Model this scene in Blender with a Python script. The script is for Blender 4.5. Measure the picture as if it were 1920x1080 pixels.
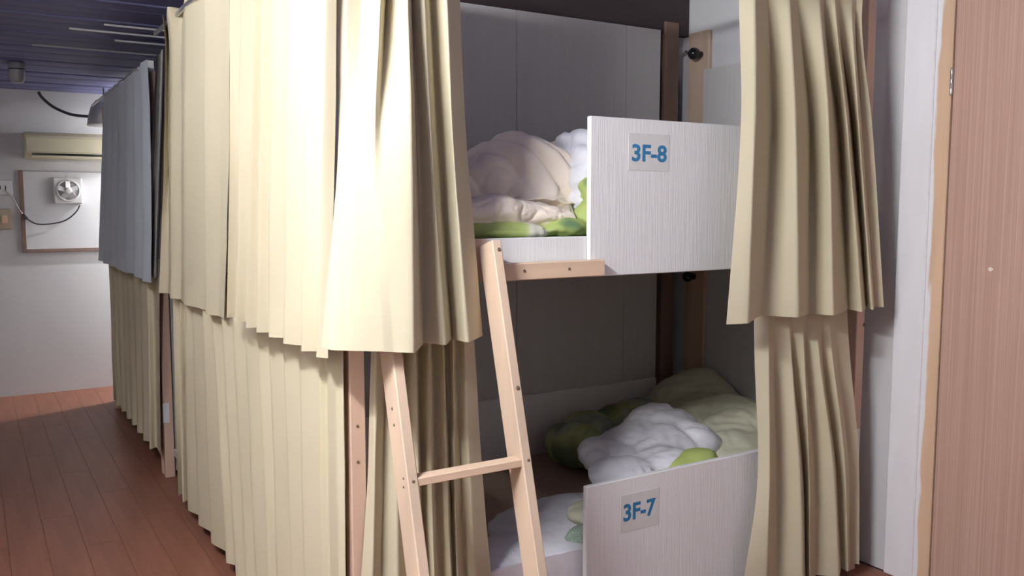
import bpy, bmesh, math, random
from mathutils import Vector, Matrix, noise
random.seed(7)
for o in list(bpy.data.objects): bpy.data.objects.remove(o)
S = bpy.context.scene; COL = S.collection

# ------------------------------------------------------------ camera
FPX = 1630.0
PIT = math.atan(156 / FPX); YAW = math.atan(1020 / math.hypot(FPX, 156))
CAM = Vector((-0.85, -2.194, 1.5))
cam = bpy.data.cameras.new('camera'); cam.sensor_width = 36; cam.lens = 36 * FPX / 1920
cam.clip_start = 0.02
camo = bpy.data.objects.new('camera', cam); COL.objects.link(camo)
camo.location = CAM; camo.rotation_euler = (math.pi / 2 - PIT, 0, -YAW)
S.camera = camo
# ------------------------------------------------------------ world, exposure
w = bpy.data.worlds.new('world'); S.world = w; w.use_nodes = True
w.node_tree.nodes['Background'].inputs[0].default_value = (0.55, 0.6, 0.75, 1)
w.node_tree.nodes['Background'].inputs[1].default_value = 0.02
S.view_settings.view_transform = 'Standard'
try: S.view_settings.look = 'None'
except Exception: pass
S.view_settings.gamma = 1.0; S.view_settings.use_curve_mapping = False
S.view_settings.exposure = 0.0
LAMP_AT = (-1.10, -0.93, 2.42); LAMP_POWER = 196.0       # tube lamp under the ceiling, near the photographer
AISLE_FILL_AT = (-1.15, 1.10, 2.42); AISLE_FILL_POWER = 32.0   # added fill lamp, unseen, brightening the left-hand curtains and ceiling
FAR_LAMP_AT = (0.95, 5.33, 2.12); FAR_LAMP_POWER = 140.0   # lamp in the cross passage behind the far bunk

# ------------------------------------------------------------ measuring: photo pixel -> point in the room
_fh = Vector((math.sin(YAW), math.cos(YAW), 0)); _R = Vector((math.cos(YAW), -math.sin(YAW), 0))
_F = _fh * math.cos(PIT) + Vector((0, 0, -math.sin(PIT))); _U = _R.cross(_F)
def at(px, py, ax, val):
    d = _F + _R * ((px - 960) / FPX) - _U * ((py - 540) / FPX)
    return CAM + d * ((val - CAM[ax]) / d[ax])
def col(px, z, ax, val):
    """point of the plane (axis ax = val) at height z that stands in photo column px"""
    k = (px - 960) / FPX; n = _R - _F * k          # n . (p - CAM) = 0
    o = 1 - ax
    s = n[ax] * (val - CAM[ax]) + n[2] * (z - CAM[2])
    p = Vector((0, 0, z)); p[ax] = val; p[o] = CAM[o] - s / n[o]
    return p

# ------------------------------------------------------------ materials
def nodes(name, base, rough=0.6, spec=0.3):
    m = bpy.data.materials.new(name); m.use_nodes = True
    b = m.node_tree.nodes['Principled BSDF']
    b.inputs['Base Color'].default_value = (*base, 1); b.inputs['Roughness'].default_value = rough
    b.inputs['Specular IOR Level'].default_value = spec
    return m, m.node_tree, b
def N(nt, t, **kw):
    n = nt.nodes.new(t)
    for k, v in kw.items():
        if k in n.inputs: n.inputs[k].default_value = v
        else: setattr(n, k, v)
    return n
def mapped(nt, scale, coord='Object'):
    tc = N(nt, 'ShaderNodeTexCoord'); mp = N(nt, 'ShaderNodeMapping'); mp.inputs['Scale'].default_value = scale
    nt.links.new(tc.outputs[coord], mp.inputs['Vector']); return mp.outputs['Vector']
def ramp(nt, fac, stops):
    r = N(nt, 'ShaderNodeValToRGB'); e = r.color_ramp.elements
    while len(e) < len(stops): e.new(0.5)
    for i, (p, c) in enumerate(stops): e[i].position = p; e[i].color = (*c, 1)
    nt.links.new(fac, r.inputs['Fac']); return r.outputs['Color']
def noisy(name, base, var=0.08, scale=(6, 6, 6), rough=0.6, spec=0.3, bump=0.0, bscale=None, detail=4, bdist=0.002):
    m, nt, b = nodes(name, base, rough, spec)
    nz = N(nt, 'ShaderNodeTexNoise', Scale=1.0, Detail=detail); nt.links.new(mapped(nt, scale), nz.inputs['Vector'])
    lo = tuple(c * (1 - var) for c in base); hi = tuple(min(1, c * (1 + var)) for c in base)
    nt.links.new(ramp(nt, nz.outputs['Fac'], [(0.3, lo), (0.7, hi)]), b.inputs['Base Color'])
    if bump:
        n2 = N(nt, 'ShaderNodeTexNoise', Scale=1.0, Detail=3.0); nt.links.new(mapped(nt, bscale or scale), n2.inputs['Vector'])
        bp = N(nt, 'ShaderNodeBump', Strength=bump, Distance=bdist)
        nt.links.new(n2.outputs['Fac'], bp.inputs['Height']); nt.links.new(bp.outputs['Normal'], b.inputs['Normal'])
    return m
M = {}
def cloth(name, base, trans=0.18, var=0.05):
    m = noisy(name, base, var, (3, 3, 1.2), 0.85, 0.15, 0.25, (240, 240, 240), bdist=0.0008)
    nt = m.node_tree; b = nt.nodes['Principled BSDF']; out = nt.nodes['Material Output']
    t = N(nt, 'ShaderNodeBsdfTranslucent'); t.inputs['Color'].default_value = (*base, 1)
    mx = N(nt, 'ShaderNodeMixShader'); mx.inputs[0].default_value = trans
    nt.links.new(b.outputs[0], mx.inputs[1]); nt.links.new(t.outputs[0], mx.inputs[2]); nt.links.new(mx.outputs[0], out.inputs['Surface'])
    return m
M['cream'] = cloth('cream_curtain_cloth', (0.64, 0.575, 0.415), 0.08)
M['grey_cloth'] = cloth('grey_curtain_cloth', (0.60, 0.65, 0.72), 0.05)
M['shaded_cream_cloth'] = cloth('shaded_cream_curtain_cloth', (0.56, 0.50, 0.36), 0.05)  # cream cloth with the far bunk's shade put into its colour
M['pine'] = noisy('pine_timber', (0.62, 0.47, 0.35), 0.14, (9, 9, 1.2), 0.6, 0.3, 0.15, (50, 50, 5))
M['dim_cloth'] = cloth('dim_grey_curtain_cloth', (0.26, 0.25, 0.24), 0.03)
M['pine_x'] = noisy('pine_timber_lengthwise', (0.72, 0.53, 0.38), 0.14, (1.2, 9, 18), 0.6, 0.3, 0.15, (5, 50, 60))
M['pink_pine'] = noisy('pink_pine_timber', (0.62, 0.43, 0.33), 0.12, (9, 9, 1.2), 0.6, 0.3)
M['white_panel'] = noisy('white_embossed_panel', (0.83, 0.83, 0.84), 0.015, (90, 90, 3), 0.45, 0.35, 0.35, (170, 170, 7), bdist=0.003)
M['white_edge'] = noisy('white_panel_edge', (0.84, 0.83, 0.83), 0.02, (8, 8, 8), 0.5, 0.3)
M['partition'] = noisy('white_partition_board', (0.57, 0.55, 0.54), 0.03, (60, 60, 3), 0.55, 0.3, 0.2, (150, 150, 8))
M['wall'] = noisy('white_wall_paint', (0.67, 0.66, 0.67), 0.03, (2, 2, 2), 0.7, 0.2, 0.15, (30, 30, 30))
M['left_wall'] = noisy('bright_white_wall_paint', (0.60, 0.58, 0.57), 0.03, (2, 2, 2), 0.7, 0.2)
M['trim_paint'] = noisy('white_trim_paint', (0.88, 0.87, 0.90), 0.03, (14, 14, 3), 0.55, 0.3, 0.25, (30, 30, 8))
M['jamb'] = noisy('bare_jamb_timber', (0.72, 0.50, 0.34), 0.10, (12, 12, 1.5), 0.6, 0.3)
_nt = M['jamb'].node_tree; _b = _nt.nodes['Principled BSDF']; _src = _b.inputs['Base Color'].links[0].from_socket
_tc = N(_nt, 'ShaderNodeTexCoord'); _sx = N(_nt, 'ShaderNodeSeparateXYZ'); _nt.links.new(_tc.outputs['Object'], _sx.inputs[0])
_nz = N(_nt, 'ShaderNodeTexNoise', Scale=1.0, Detail=4.0); _nt.links.new(mapped(_nt, (2, 20, 3.5)), _nz.inputs['Vector'])
_ad = N(_nt, 'ShaderNodeMath', operation='MULTIPLY_ADD'); _nt.links.new(_nz.outputs['Fac'], _ad.inputs[0]); _ad.inputs[1].default_value = 0.05; _nt.links.new(_sx.outputs['Y'], _ad.inputs[2])
_st = N(_nt, 'ShaderNodeMapRange'); _nt.links.new(_ad.outputs[0], _st.inputs['Value']); _st.inputs['From Min'].default_value = 0.036; _st.inputs['From Max'].default_value = 0.044
_mx = N(_nt, 'ShaderNodeMix', data_type='RGBA'); _nt.links.new(_st.outputs[0], _mx.inputs[0]); _nt.links.new(_src, _mx.inputs[6]); _mx.inputs[7].default_value = (0.86, 0.85, 0.87, 1)
_nt.links.new(_mx.outputs[2], _b.inputs['Base Color'])
M['floor_base'] = noisy('floor_joint', (0.14, 0.075, 0.055), 0.1, (5, 5, 5), 0.7, 0.2)
M['haze_ceiling_wood'] = noisy('haze_tinted_ceiling_board', (0.17, 0.175, 0.34), 0.25, (1.2, 12, 12), 0.55, 0.3)  # blue-purple tint is lens haze put into the board colour
M['fascia'] = noisy('dark_beam_timber', (0.050, 0.036, 0.038), 0.25, (1.5, 9, 9), 0.6, 0.3)
M['brown_post'] = noisy('reddish_brown_post', (0.20, 0.13, 0.10), 0.25, (9, 9, 1.5), 0.6, 0.3)
M['steel'] = nodes('bright_steel', (0.6, 0.6, 0.62), 0.35, 0.5)[0]; M['steel'].node_tree.nodes['Principled BSDF'].inputs['Metallic'].default_value = 0.9
M['dark_screw'] = nodes('dark_screw', (0.16, 0.11, 0.08), 0.5, 0.4)[0]
M['black'] = nodes('black_gloss', (0.012, 0.012, 0.014), 0.12, 0.6)[0]
M['cable'] = nodes('dark_cable', (0.045, 0.045, 0.055), 0.5, 0.4)[0]
M['pale_cable'] = nodes('pale_cable', (0.55, 0.53, 0.52), 0.5, 0.4)[0]
M['plastic'] = noisy('white_plastic', (0.72, 0.71, 0.72), 0.02, (4, 4, 4), 0.3, 0.5)
M['ac_plastic'] = noisy('aged_cream_plastic', (0.62, 0.58, 0.42), 0.03, (4, 4, 4), 0.4, 0.4)
M['tan'] = noisy('tan_plastic', (0.45, 0.37, 0.27), 0.05, (9, 9, 9), 0.5, 0.3)
M['grey_plastic'] = noisy('grey_plastic', (0.38, 0.38, 0.40), 0.03, (4, 4, 4), 0.35, 0.5)
M['brown_frame'] = noisy('brown_frame', (0.22, 0.15, 0.12), 0.15, (9, 9, 9), 0.6, 0.3)
M['board'] = noisy('white_board', (0.70, 0.70, 0.72), 0.02, (2, 2, 2), 0.4, 0.4)
M['card'] = noisy('grey_label_card', (0.72, 0.72, 0.71), 0.02, (30, 30, 30), 0.25, 0.5)
M['blue_ink'] = nodes('blue_ink', (0.03, 0.20, 0.42), 0.4, 0.4)[0]
M['chip'] = nodes('pale_chip', (0.85, 0.80, 0.72), 0.7, 0.2)[0]
M['mattress'] = noisy('tan_mattress_cover', (0.36, 0.26, 0.20), 0.06, (7, 7, 7), 0.9, 0.1, 0.2, (90, 90, 90))
M['cream_quilt'] = noisy('cream_quilt_cotton', (0.86, 0.75, 0.65), 0.05, (5, 5, 5), 0.9, 0.1, 0.5, (38, 38, 38), bdist=0.004)
M['white_quilt'] = noisy('white_quilt_cotton', (0.76, 0.75, 0.80), 0.05, (9, 9, 9), 0.9, 0.1, 0.5, (34, 34, 34), bdist=0.006)
M['sage_quilt'] = noisy('sage_quilt_cotton', (0.54, 0.53, 0.40), 0.06, (5, 5, 5), 0.9, 0.1, 0.5, (26, 26, 26), bdist=0.007)
def printed(name, stops, scale, seed):
    m, nt, b = nodes(name, (0.6, 0.6, 0.5), 0.9, 0.1)
    nz = N(nt, 'ShaderNodeTexNoise', Scale=scale, Detail=1.5)
    mp = N(nt, 'ShaderNodeMapping'); tc = N(nt, 'ShaderNodeTexCoord'); mp.inputs['Location'].default_value = (seed, seed, 0)
    nt.links.new(tc.outputs['Object'], mp.inputs['Vector']); nt.links.new(mp.outputs['Vector'], nz.inputs['Vector'])
    nt.links.new(ramp(nt, nz.outputs['Fac'], stops), b.inputs['Base Color']); return m
M['print_green'] = printed('green_leaf_print', [(0.36, (0.10, 0.18, 0.10)), (0.41, (0.38, 0.46, 0.15)), (0.53, (0.44, 0.52, 0.19)), (0.57, (0.70, 0.68, 0.58))], 5.0, 4.4)
M['print_lime'] = printed('lime_cotton', [(0.3, (0.40, 0.48, 0.14)), (0.7, (0.50, 0.57, 0.20))], 9.0, 1.0)
M['print_dark'] = printed('dark_green_print', [(0.38, (0.16, 0.20, 0.11)), (0.50, (0.40, 0.44, 0.20)), (0.56, (0.34, 0.38, 0.30)), (0.66, (0.20, 0.24, 0.15))], 3.5, 5.0)
M['print_check'] = printed('green_speckled_print', [(0.42, (0.22, 0.30, 0.24)), (0.56, (0.36, 0.42, 0.35))], 220.0, 2.0)
def wood_door():
    m, nt, b = nodes('pinkish_door_laminate', (0.5, 0.33, 0.27), 0.5, 0.35)
    n1 = N(nt, 'ShaderNodeTexNoise', Scale=1.0, Detail=5.0); nt.links.new(mapped(nt, (30, 260, 1.0)), n1.inputs['Vector'])
    n2 = N(nt, 'ShaderNodeTexNoise', Scale=1.0, Detail=3.0); nt.links.new(mapped(nt, (3, 9, 0.5)), n2.inputs['Vector'])
    mx = N(nt, 'ShaderNodeMath', operation='MULTIPLY_ADD'); nt.links.new(n2.outputs['Fac'], mx.inputs[0]); mx.inputs[1].default_value = 0.35
    nt.links.new(n1.outputs['Fac'], mx.inputs[2])
    nt.links.new(ramp(nt, mx.outputs[0], [(0.42, (0.44, 0.275, 0.21)), (0.66, (0.52, 0.335, 0.265)), (0.90, (0.60, 0.41, 0.335))]), b.inputs['Base Color'])
    return m
M['door'] = wood_door()
def plank_mat():
    m, nt, b = nodes('red_brown_floor_board', (0.16, 0.08, 0.06), 0.42, 0.4)
    n1 = N(nt, 'ShaderNodeTexNoise', Scale=1.0, Detail=5.0); nt.links.new(mapped(nt, (28, 1.6, 5)), n1.inputs['Vector'])
    oi = N(nt, 'ShaderNodeObjectInfo'); mx = N(nt, 'ShaderNodeMath', operation='MULTIPLY_ADD')
    nt.links.new(oi.outputs['Random'], mx.inputs[0]); mx.inputs[1].default_value = 0.10; nt.links.new(n1.outputs['Fac'], mx.inputs[2])
    nt.links.new(ramp(nt, mx.outputs[0], [(0.35, (0.205, 0.078, 0.047)), (0.85, (0.30, 0.122, 0.076))]), b.inputs['Base Color'])
    return m
M['plank'] = plank_mat()
def emit(name, c, s):
    m = bpy.data.materials.new(name); m.use_nodes = True; nt = m.node_tree; nt.nodes.clear()
    o = nt.nodes.new('ShaderNodeOutputMaterial'); e = nt.nodes.new('ShaderNodeEmission')
    e.inputs[0].default_value = (*c, 1); e.inputs[1].default_value = s; nt.links.new(e.outputs[0], o.inputs[0]); return m

# ------------------------------------------------------------ helpers
def wloc(o):
    p = Vector((0, 0, 0))
    while o is not None: p = p + o.location; o = o.parent
    return p
def link(name, me, mat, parent=None, loc=(0, 0, 0)):
    o = bpy.data.objects.new(name, me); COL.objects.link(o)
    if mat is not None and not me.materials: me.materials.append(mat)
    o.parent = parent; o.location = Vector(loc) - (wloc(parent) if parent else Vector((0, 0, 0)))
    return o
def tag(o, label=None, cat=None, group=None, kind=None):
    if label: o['label'] = label
    if cat: o['category'] = cat
    if group: o['group'] = group
    if kind: o['kind'] = kind
    return o
def thing(name, label, cat, loc, group=None):
    o = bpy.data.objects.new(name, None); COL.objects.link(o); o.location = loc; o.empty_display_size = 0.1
    return tag(o, label, cat, group)
def bm_mesh(bm, name, smooth=False):
    me = bpy.data.meshes.new(name); bm.normal_update(); bm.to_mesh(me); bm.free()
    if smooth:
        for p in me.polygons: p.use_smooth = True
    return me
def bevel(bm, r, seg=2):
    if r > 0: bmesh.ops.bevel(bm, geom=bm.edges[:], offset=r, segments=seg, affect='EDGES', profile=0.5)
def box(name, lo, hi, mat, parent=None, bev=0.003, seg=1):
    lo, hi = Vector(lo), Vector(hi); c = (lo + hi) / 2; s = hi - lo
    bm = bmesh.new(); bmesh.ops.create_cube(bm, size=1.0)
    bmesh.ops.scale(bm, vec=s, verts=bm.verts); bevel(bm, min(bev, min(s) * 0.45), seg)
    return link(name, bm_mesh(bm, name), mat, parent, c)
def beam(name, a, b, w, h, mat, parent=None, side=(1, 0, 0), bev=0.003):
    """bar from a to b; w measured along `side`, h across it"""
    a, b = Vector(a), Vector(b); d = b - a; z = d.normalized(); x = Vector(side); x = (x - z * x.dot(z)).normalized(); y = z.cross(x)
    bm = bmesh.new(); bmesh.ops.create_cube(bm, size=1.0); bmesh.ops.scale(bm, vec=(w, h, d.length), verts=bm.verts); bevel(bm, bev, 1)
    bmesh.ops.transform(bm, matrix=Matrix((x, y, z)).transposed().to_4x4(), verts=bm.verts)
    return link(name, bm_mesh(bm, name), mat, parent, (a + b) / 2)
def prism(name, pts, ax, lo, hi, mat, parent=None, bev=0.0):
    """polygon pts (in the two other axes) drawn out along axis ax from lo to hi"""
    bm = bmesh.new(); ring = []
    for v in (lo, hi):
        ring.append([bm.verts.new([(v, p[0], p[1]), (p[0], v, p[1]), (p[0], p[1], v)][ax]) for p in pts])
    n = len(pts); bm.faces.new(ring[0]); bm.faces.new(ring[1][::-1])
    for i in range(n): bm.faces.new((ring[0][i], ring[0][(i + 1) % n], ring[1][(i + 1) % n], ring[1][i]))
    bmesh.ops.recalc_face_normals(bm, faces=bm.faces); c = sum((v.co for v in bm.verts), Vector()) / len(bm.verts)
    bevel(bm, bev, 1); bmesh.ops.translate(bm, vec=-c, verts=bm.verts)
    return link(name, bm_mesh(bm, name), mat, parent, c)
def lathe(name, prof, mat, parent, loc, axis=(0, 0, 1), seg=24):
    bm = bmesh.new(); rings = []
    for r, h in prof: rings.append([bm.verts.new((r * math.cos(2 * math.pi * i / seg), r * math.sin(2 * math.pi * i / seg), h)) for i in range(seg)])
    for a, b in zip(rings, rings[1:]):
        for i in range(seg): bm.faces.new((a[i], a[(i + 1) % seg], b[(i + 1) % seg], b[i]))
    bm.faces.new(rings[0][::-1]); bm.faces.new(rings[-1])
    bmesh.ops.transform(bm, matrix=Vector((0, 0, 1)).rotation_difference(Vector(axis)).to_matrix().to_4x4(), verts=bm.verts)
    bmesh.ops.recalc_face_normals(bm, faces=bm.faces)
    return link(name, bm_mesh(bm, name, True), mat, parent, loc)
def tube(name, pts, r, mat, parent=None, seg=8, sub=6):
    P = [Vector(p) for p in pts]; Q = []
    for i in range(len(P) - 1):
        a = P[max(i - 1, 0)]; b = P[i]; c = P[i + 1]; d = P[min(i + 2, len(P) - 1)]
        for k in range(sub):
            t = k / sub
            Q.append(0.5 * ((2 * b) + (c - a) * t + (2 * a - 5 * b + 4 * c - d) * t * t + (3 * b - a - 3 * c + d) * t ** 3))
    Q.append(P[-1]); bm = bmesh.new(); rings = []
    o0 = Q[0]
    for i, q in enumerate(Q):
        t = (Q[min(i + 1, len(Q) - 1)] - Q[max(i - 1, 0)]).normalized()
        x = t.cross(Vector((0.3, 0.5, 0.8))).normalized(); y = t.cross(x)
        rings.append([bm.verts.new(q - o0 + (x * math.cos(6.2832 * k / seg) + y * math.sin(6.2832 * k / seg)) * r) for k in range(seg)])
    for a, b in zip(rings, rings[1:]):
        for k in range(seg): bm.faces.new((a[k], a[(k + 1) % seg], b[(k + 1) % seg], b[k]))
    bm.faces.new(rings[0][::-1]); bm.faces.new(rings[-1]); bmesh.ops.recalc_face_normals(bm, faces=bm.faces)
    return link(name, bm_mesh(bm, name, True), mat, parent, o0)
def screw(parent, loc, axis, r=0.006, mat=None):
    return lathe('screw', [(r, -0.002), (r, 0.0012), (r * 0.6, 0.002)], mat or M['dark_screw'], parent, loc, axis, 10)

# ------------------------------------------------------------ the setting
LX = 2.28; YF = 5.60; XL = -1.50; YN = -3.3
def ceil_z(y): return 2.66 - 0.05 * max(y, -3.3)
floor = tag(box('floor', (XL, YN, -0.12), (LX + 0.2, YF + 0.12, -0.012), M['floor_base'], None, 0), 'dark reddish brown plank floor of the aisle', None, None, 'structure')
pw, pl = 0.145, 1.22
ncol = int((LX - XL) / pw)
plank_me = {}
for i in range(ncol):
    y = YN - (i * 0.47) % pl
    yend = YF if XL + i * pw < 0.3 else 0.5
    while y < yend:
        y0, y1 = max(y, YN), min(y + pl, yend)
        if y1 - y0 > 0.03:
            key = round(y1 - y0, 3)
            lo = Vector((XL + i * pw + 0.0004, y0 + 0.0004, -0.012)); hi = Vector((XL + (i + 1) * pw - 0.0004, y1 - 0.0004, 0))
            if key in plank_me:
                link('floor_plank', plank_me[key], None, floor, (lo + hi) / 2)
            else:
                plank_me[key] = box('floor_plank', lo, hi, M['plank'], floor, 0.0006).data
        y += pl
wr = prism('wall_right', [(YN, 0), (YF + 0.1, 0), (YF + 0.1, 2.9), (YN, 2.9)], 0, LX, LX + 0.12, M['wall']); tag(wr, 'white painted wall beside the door and behind the bunk end', kind='structure')
tag(box('wall_far', (XL, YF, 0), (LX, YF + 0.1, 2.9), M['wall'], None, 0), 'white wall at the far end of the aisle', kind='structure')
tag(box('wall_left', (XL - 0.1, YN, 0), (XL, YF + 0.1, 2.9), M['left_wall'], None, 0), 'white wall on the left of the aisle', kind='structure')
tag(box('wall_near', (XL, YN - 0.1, 0), (LX, YN, 2.9), M['left_wall'], None, 0), 'white wall behind the photographer', kind='structure')
cz0, cz1 = ceil_z(YN), ceil_z(YF)
ceil = tag(prism('ceiling', [(YN, cz0 + 0.02), (YF, cz1 + 0.02), (YF, cz1 + 0.1), (YN, cz0 + 0.1)], 0, XL, LX, M['fascia']), 'dark boarded ceiling sloping down to the far wall', kind='structure')
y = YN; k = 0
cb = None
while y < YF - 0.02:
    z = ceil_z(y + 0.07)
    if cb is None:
        cb = box('ceiling_board', (XL, y + 0.004, z), (LX, y + 0.136, z + 0.02), M['haze_ceiling_wood'], ceil, 0.004)
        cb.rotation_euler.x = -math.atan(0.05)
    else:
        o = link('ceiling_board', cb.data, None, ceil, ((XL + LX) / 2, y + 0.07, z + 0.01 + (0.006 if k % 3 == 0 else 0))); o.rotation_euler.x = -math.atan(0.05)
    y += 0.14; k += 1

# right wall: white trim, bare jamb, door leaf
t = tag(box('trim_1', (LX - 0.022, -0.205, 0), (LX, -0.080, 2.55), M['trim_paint'], None, 0.004), 'wide white painted door casing beside the beige curtains', kind='structure')
t2 = tag(box('trim_2', (LX - 0.016, -0.272, 0), (LX, -0.205, 2.55), M['jamb'], None, 0.003), 'bare tan timber jamb between casing and door', kind='structure')
d1 = tag(box('door_1', (LX - 0.012, -1.12, 0.006), (LX + 0.02, -0.277, 2.52), M['door'], None, 0.003), 'pinkish brown wood grain door at the right edge', kind='structure')
hp = at(1791, 152, 0, LX - 0.018)
h = lathe('hinge', [(0.0045, -0.05), (0.006, -0.047), (0.006, -0.017), (0.0052, -0.016), (0.006, -0.015), (0.006, 0.015), (0.0052, 0.016), (0.006, 0.017), (0.006, 0.047), (0.0045, 0.05)], M['steel'], d1, (LX - 0.018, -0.2745, hp.z), seg=12)
cp = at(1857, 505, 0, LX - 0.013)
bm = bmesh.new(); vs = []
for i in range(9):
    a = 2 * math.pi * i / 9; r = 0.0085 * (0.7 + 0.5 * random.random()); vs.append(bm.verts.new((0, r * math.cos(a) * 1.25, r * math.sin(a))))
f = bm.faces.new(vs); e = bmesh.ops.extrude_face_region(bm, geom=[f]); bmesh.ops.translate(bm, vec=(-0.0012, 0, 0), verts=[v for v in e['geom'] if isinstance(v, bmesh.types.BMVert)])
bmesh.ops.recalc_face_normals(bm, faces=bm.faces)
o = link('paint_chip', bm_mesh(bm, 'paint_chip'), M['chip'], d1, (LX - 0.0122, cp.y, cp.z)); o['label'] = 'small pale chip in the door face'

# ------------------------------------------------------------ lamps (out of the frame)
def tube_lamp(name, label, loc, length, along, power, wide=0.03):
    t = thing(name, label, 'lamp', loc)
    loc = Vector(loc); u = Vector(along)
    s = Vector((abs(u.x) * length / 2 + wide, abs(u.y) * length / 2 + wide, 0.02))
    box('housing', loc + Vector((0, 0, 0.055)) - s, loc + Vector((0, 0, 0.055)) + s, M['plastic'], t, 0.006)
    r = 0.02
    m = emit('lamp_glow', (0.985, 1.0, 1.0), power / (math.pi * 2 * math.pi * r * length))
    lathe('tube', [(r * 0.8, -length / 2), (r, -length / 2 + 0.01), (r, length / 2 - 0.01), (r * 0.8, length / 2)], m, t, loc, u, 12)
    for k in (-1, 1):
        c = loc + u * k * (length / 2 + 0.012)
        box('lamp_holder', c + Vector((-0.014, -0.014, -0.03)), c + Vector((0.014, 0.014, 0.045)), M['plastic'], t, 0.004)
    top = ceil_z(loc.y)
    box('hanger', loc + Vector((-0.01, -0.01, 0.07)), (loc.x + 0.01, loc.y + 0.01, top), M['plastic'], t, 0.002)
tube_lamp('ceiling_tube_lamp', 'white tube lamp hanging from the ceiling before the cream corner curtains', LAMP_AT, 0.60, (0, 1, 0), LAMP_POWER)
tube_lamp('ceiling_tube_lamp', 'added fill tube over the aisle, brightening the long cream curtains', AISLE_FILL_AT, 0.60, (0, 1, 0), AISLE_FILL_POWER)
tube_lamp('ceiling_tube_lamp', 'short tube lamp in the passage behind the grey curtain', FAR_LAMP_AT, 0.40, (1, 0, 0), FAR_LAMP_POWER, 0.12)  # housing widened to keep this lamp's light off the ceiling

# ------------------------------------------------------------ near bunk bed
PW = 0.045; BW = 1.12
bed = thing('bunk_bed', 'white panelled two tier bunk bed with pine posts, numbered cards on its boards', 'bunk bed', (0, 0, 0))
post = box('post', (0.0, 0.0, 0), (PW, PW, 2.40), M['pink_pine'], bed)
for z in (0.80, 0.90): screw(post, (PW * 0.45, -0.001, z), (0, -1, 0), 0.004)
post = box('post', (2.140, 0.0, 0), (2.19, PW, 2.40), M['pink_pine'], bed)
screw(post, (2.185, -0.001, 1.02), (0, -1, 0), 0.008)
box('post', (0.0, BW - 0.06, 0), (PW, BW - 0.015, 2.40), M['pink_pine'], bed)
box('post', (2.11, BW + 0.005, 0), (2.20, BW + 0.05, 2.40), M['brown_post'], bed)
# upper tier
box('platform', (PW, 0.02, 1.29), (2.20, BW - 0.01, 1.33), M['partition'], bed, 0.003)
g = box('guard_panel', (0.790, -0.020, 1.275), (2.16, 0.0, 1.773), M['white_panel'], bed, 0.0025)
box('step_board', (0.046, -0.006, 1.30), (0.789, 0.012, 1.402), M['white_panel'], bed, 0.0025)
box('cleat', (0.046, -0.020, 1.28), (0.42, -0.0061, 1.402), M['pine_x'], bed, 0.002)
led = box('ledge', (0.421, -0.055, 1.279), (0.825, -0.0201, 1.330), M['pine_x'], bed, 0.003)
for px in (983, 1067): screw(led, (at(px, 500, 1, -0.055).x, -0.0555, 1.307), (0, -1, 0), 0.0045)
# lower tier
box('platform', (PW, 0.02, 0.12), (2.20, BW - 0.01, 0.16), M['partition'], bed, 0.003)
box('guard_panel', (0.786, -0.020, 0.10), (2.16, 0.0, 0.600), M['white_panel'], bed, 0.0025)
box('step_board', (0.046, -0.006, 0.10), (0.785, 0.012, 0.232), M['white_panel'], bed, 0.0025)
# boards at the back and side
pz = 2.352
xs = [0.0, 0.62, 1.240, 1.86, 2.075]
for a, b in zip(xs, xs[1:]):
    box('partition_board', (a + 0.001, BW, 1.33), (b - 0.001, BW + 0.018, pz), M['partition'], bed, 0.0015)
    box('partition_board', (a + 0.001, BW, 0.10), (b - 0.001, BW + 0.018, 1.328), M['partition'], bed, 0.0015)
box('back_board', (PW, BW - 0.024, 0.16), (2.06, BW - 0.001, 0.63), M['white_edge'], bed, 0.003)
box('curtain_rail', (-0.070, -0.05, 2.355), (-0.055, 1.139, 2.375), M['steel'], bed, 0.003)
box('curtain_rail', (-0.05, -0.060, 2.376), (2.24, -0.045, 2.394), M['steel'], bed, 0.003)
box('curtain_rail', (-0.016, 0.0, 1.222), (-0.004, 1.139, 1.236), M['steel'], bed, 0.003)
box('curtain_rail', (0.046, 0.0215, 1.276), (2.16, 0.036, 1.2885), M['steel'], bed, 0.003)
tag(box('trim_3', (0.0, BW + 0.02, pz - 0.01), (LX - 0.001, BW + 0.06, ceil_z(BW) - 0.01), M['fascia'], None, 0.003), 'dark timber beam above the bunk partition', kind='structure')
# pine strip and panel on the end wall
s0 = at(1330, 55, 0, LX - 0.022); 
box('wall_batten', (LX - 0.022, s0.y, 0.35), (LX - 0.001, BW - 0.002, s0.z), M['pine'], wr, 0.003)
p0 = at(1319, 130, 0, LX - 0.03)
box('wall_panel', (LX - 0.030, 0.10, 1.335), (LX - 0.0005, p0.y, p0.z), M['partition'], wr, 0.002)

def number_card(text, x0, z1, x1, z0, yf):
    c = box('number_card', (x0, yf - 0.0012, z0), (x1, yf - 0.0002, z1), M['card'], bed, 0.0)
    c['label'] = 'pale grey card printed ' + text + ' in blue'
    cu = bpy.data.curves.new('lettering', 'FONT'); cu.body = text; cu.align_x = 'CENTER'; cu.align_y = 'CENTER'
    cu.size = 1.0; cu.extrude = 0.004; cu.offset = 0.028; cu.resolution_u = 4
    ob = bpy.data.objects.new('lettering_source', cu); COL.objects.link(ob); dg = bpy.context.evaluated_depsgraph_get()
    me = bpy.data.meshes.new_from_object(ob.evaluated_get(dg)); bpy.data.objects.remove(ob)
    vx = [v.co.x for v in me.vertices]; vy = [v.co.y for v in me.vertices]
    cxm, cym = (min(vx) + max(vx)) / 2, (min(vy) + max(vy)) / 2
    return c, me, (max(vx) - min(vx), max(vy) - min(vy), cxm, cym)
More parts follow.
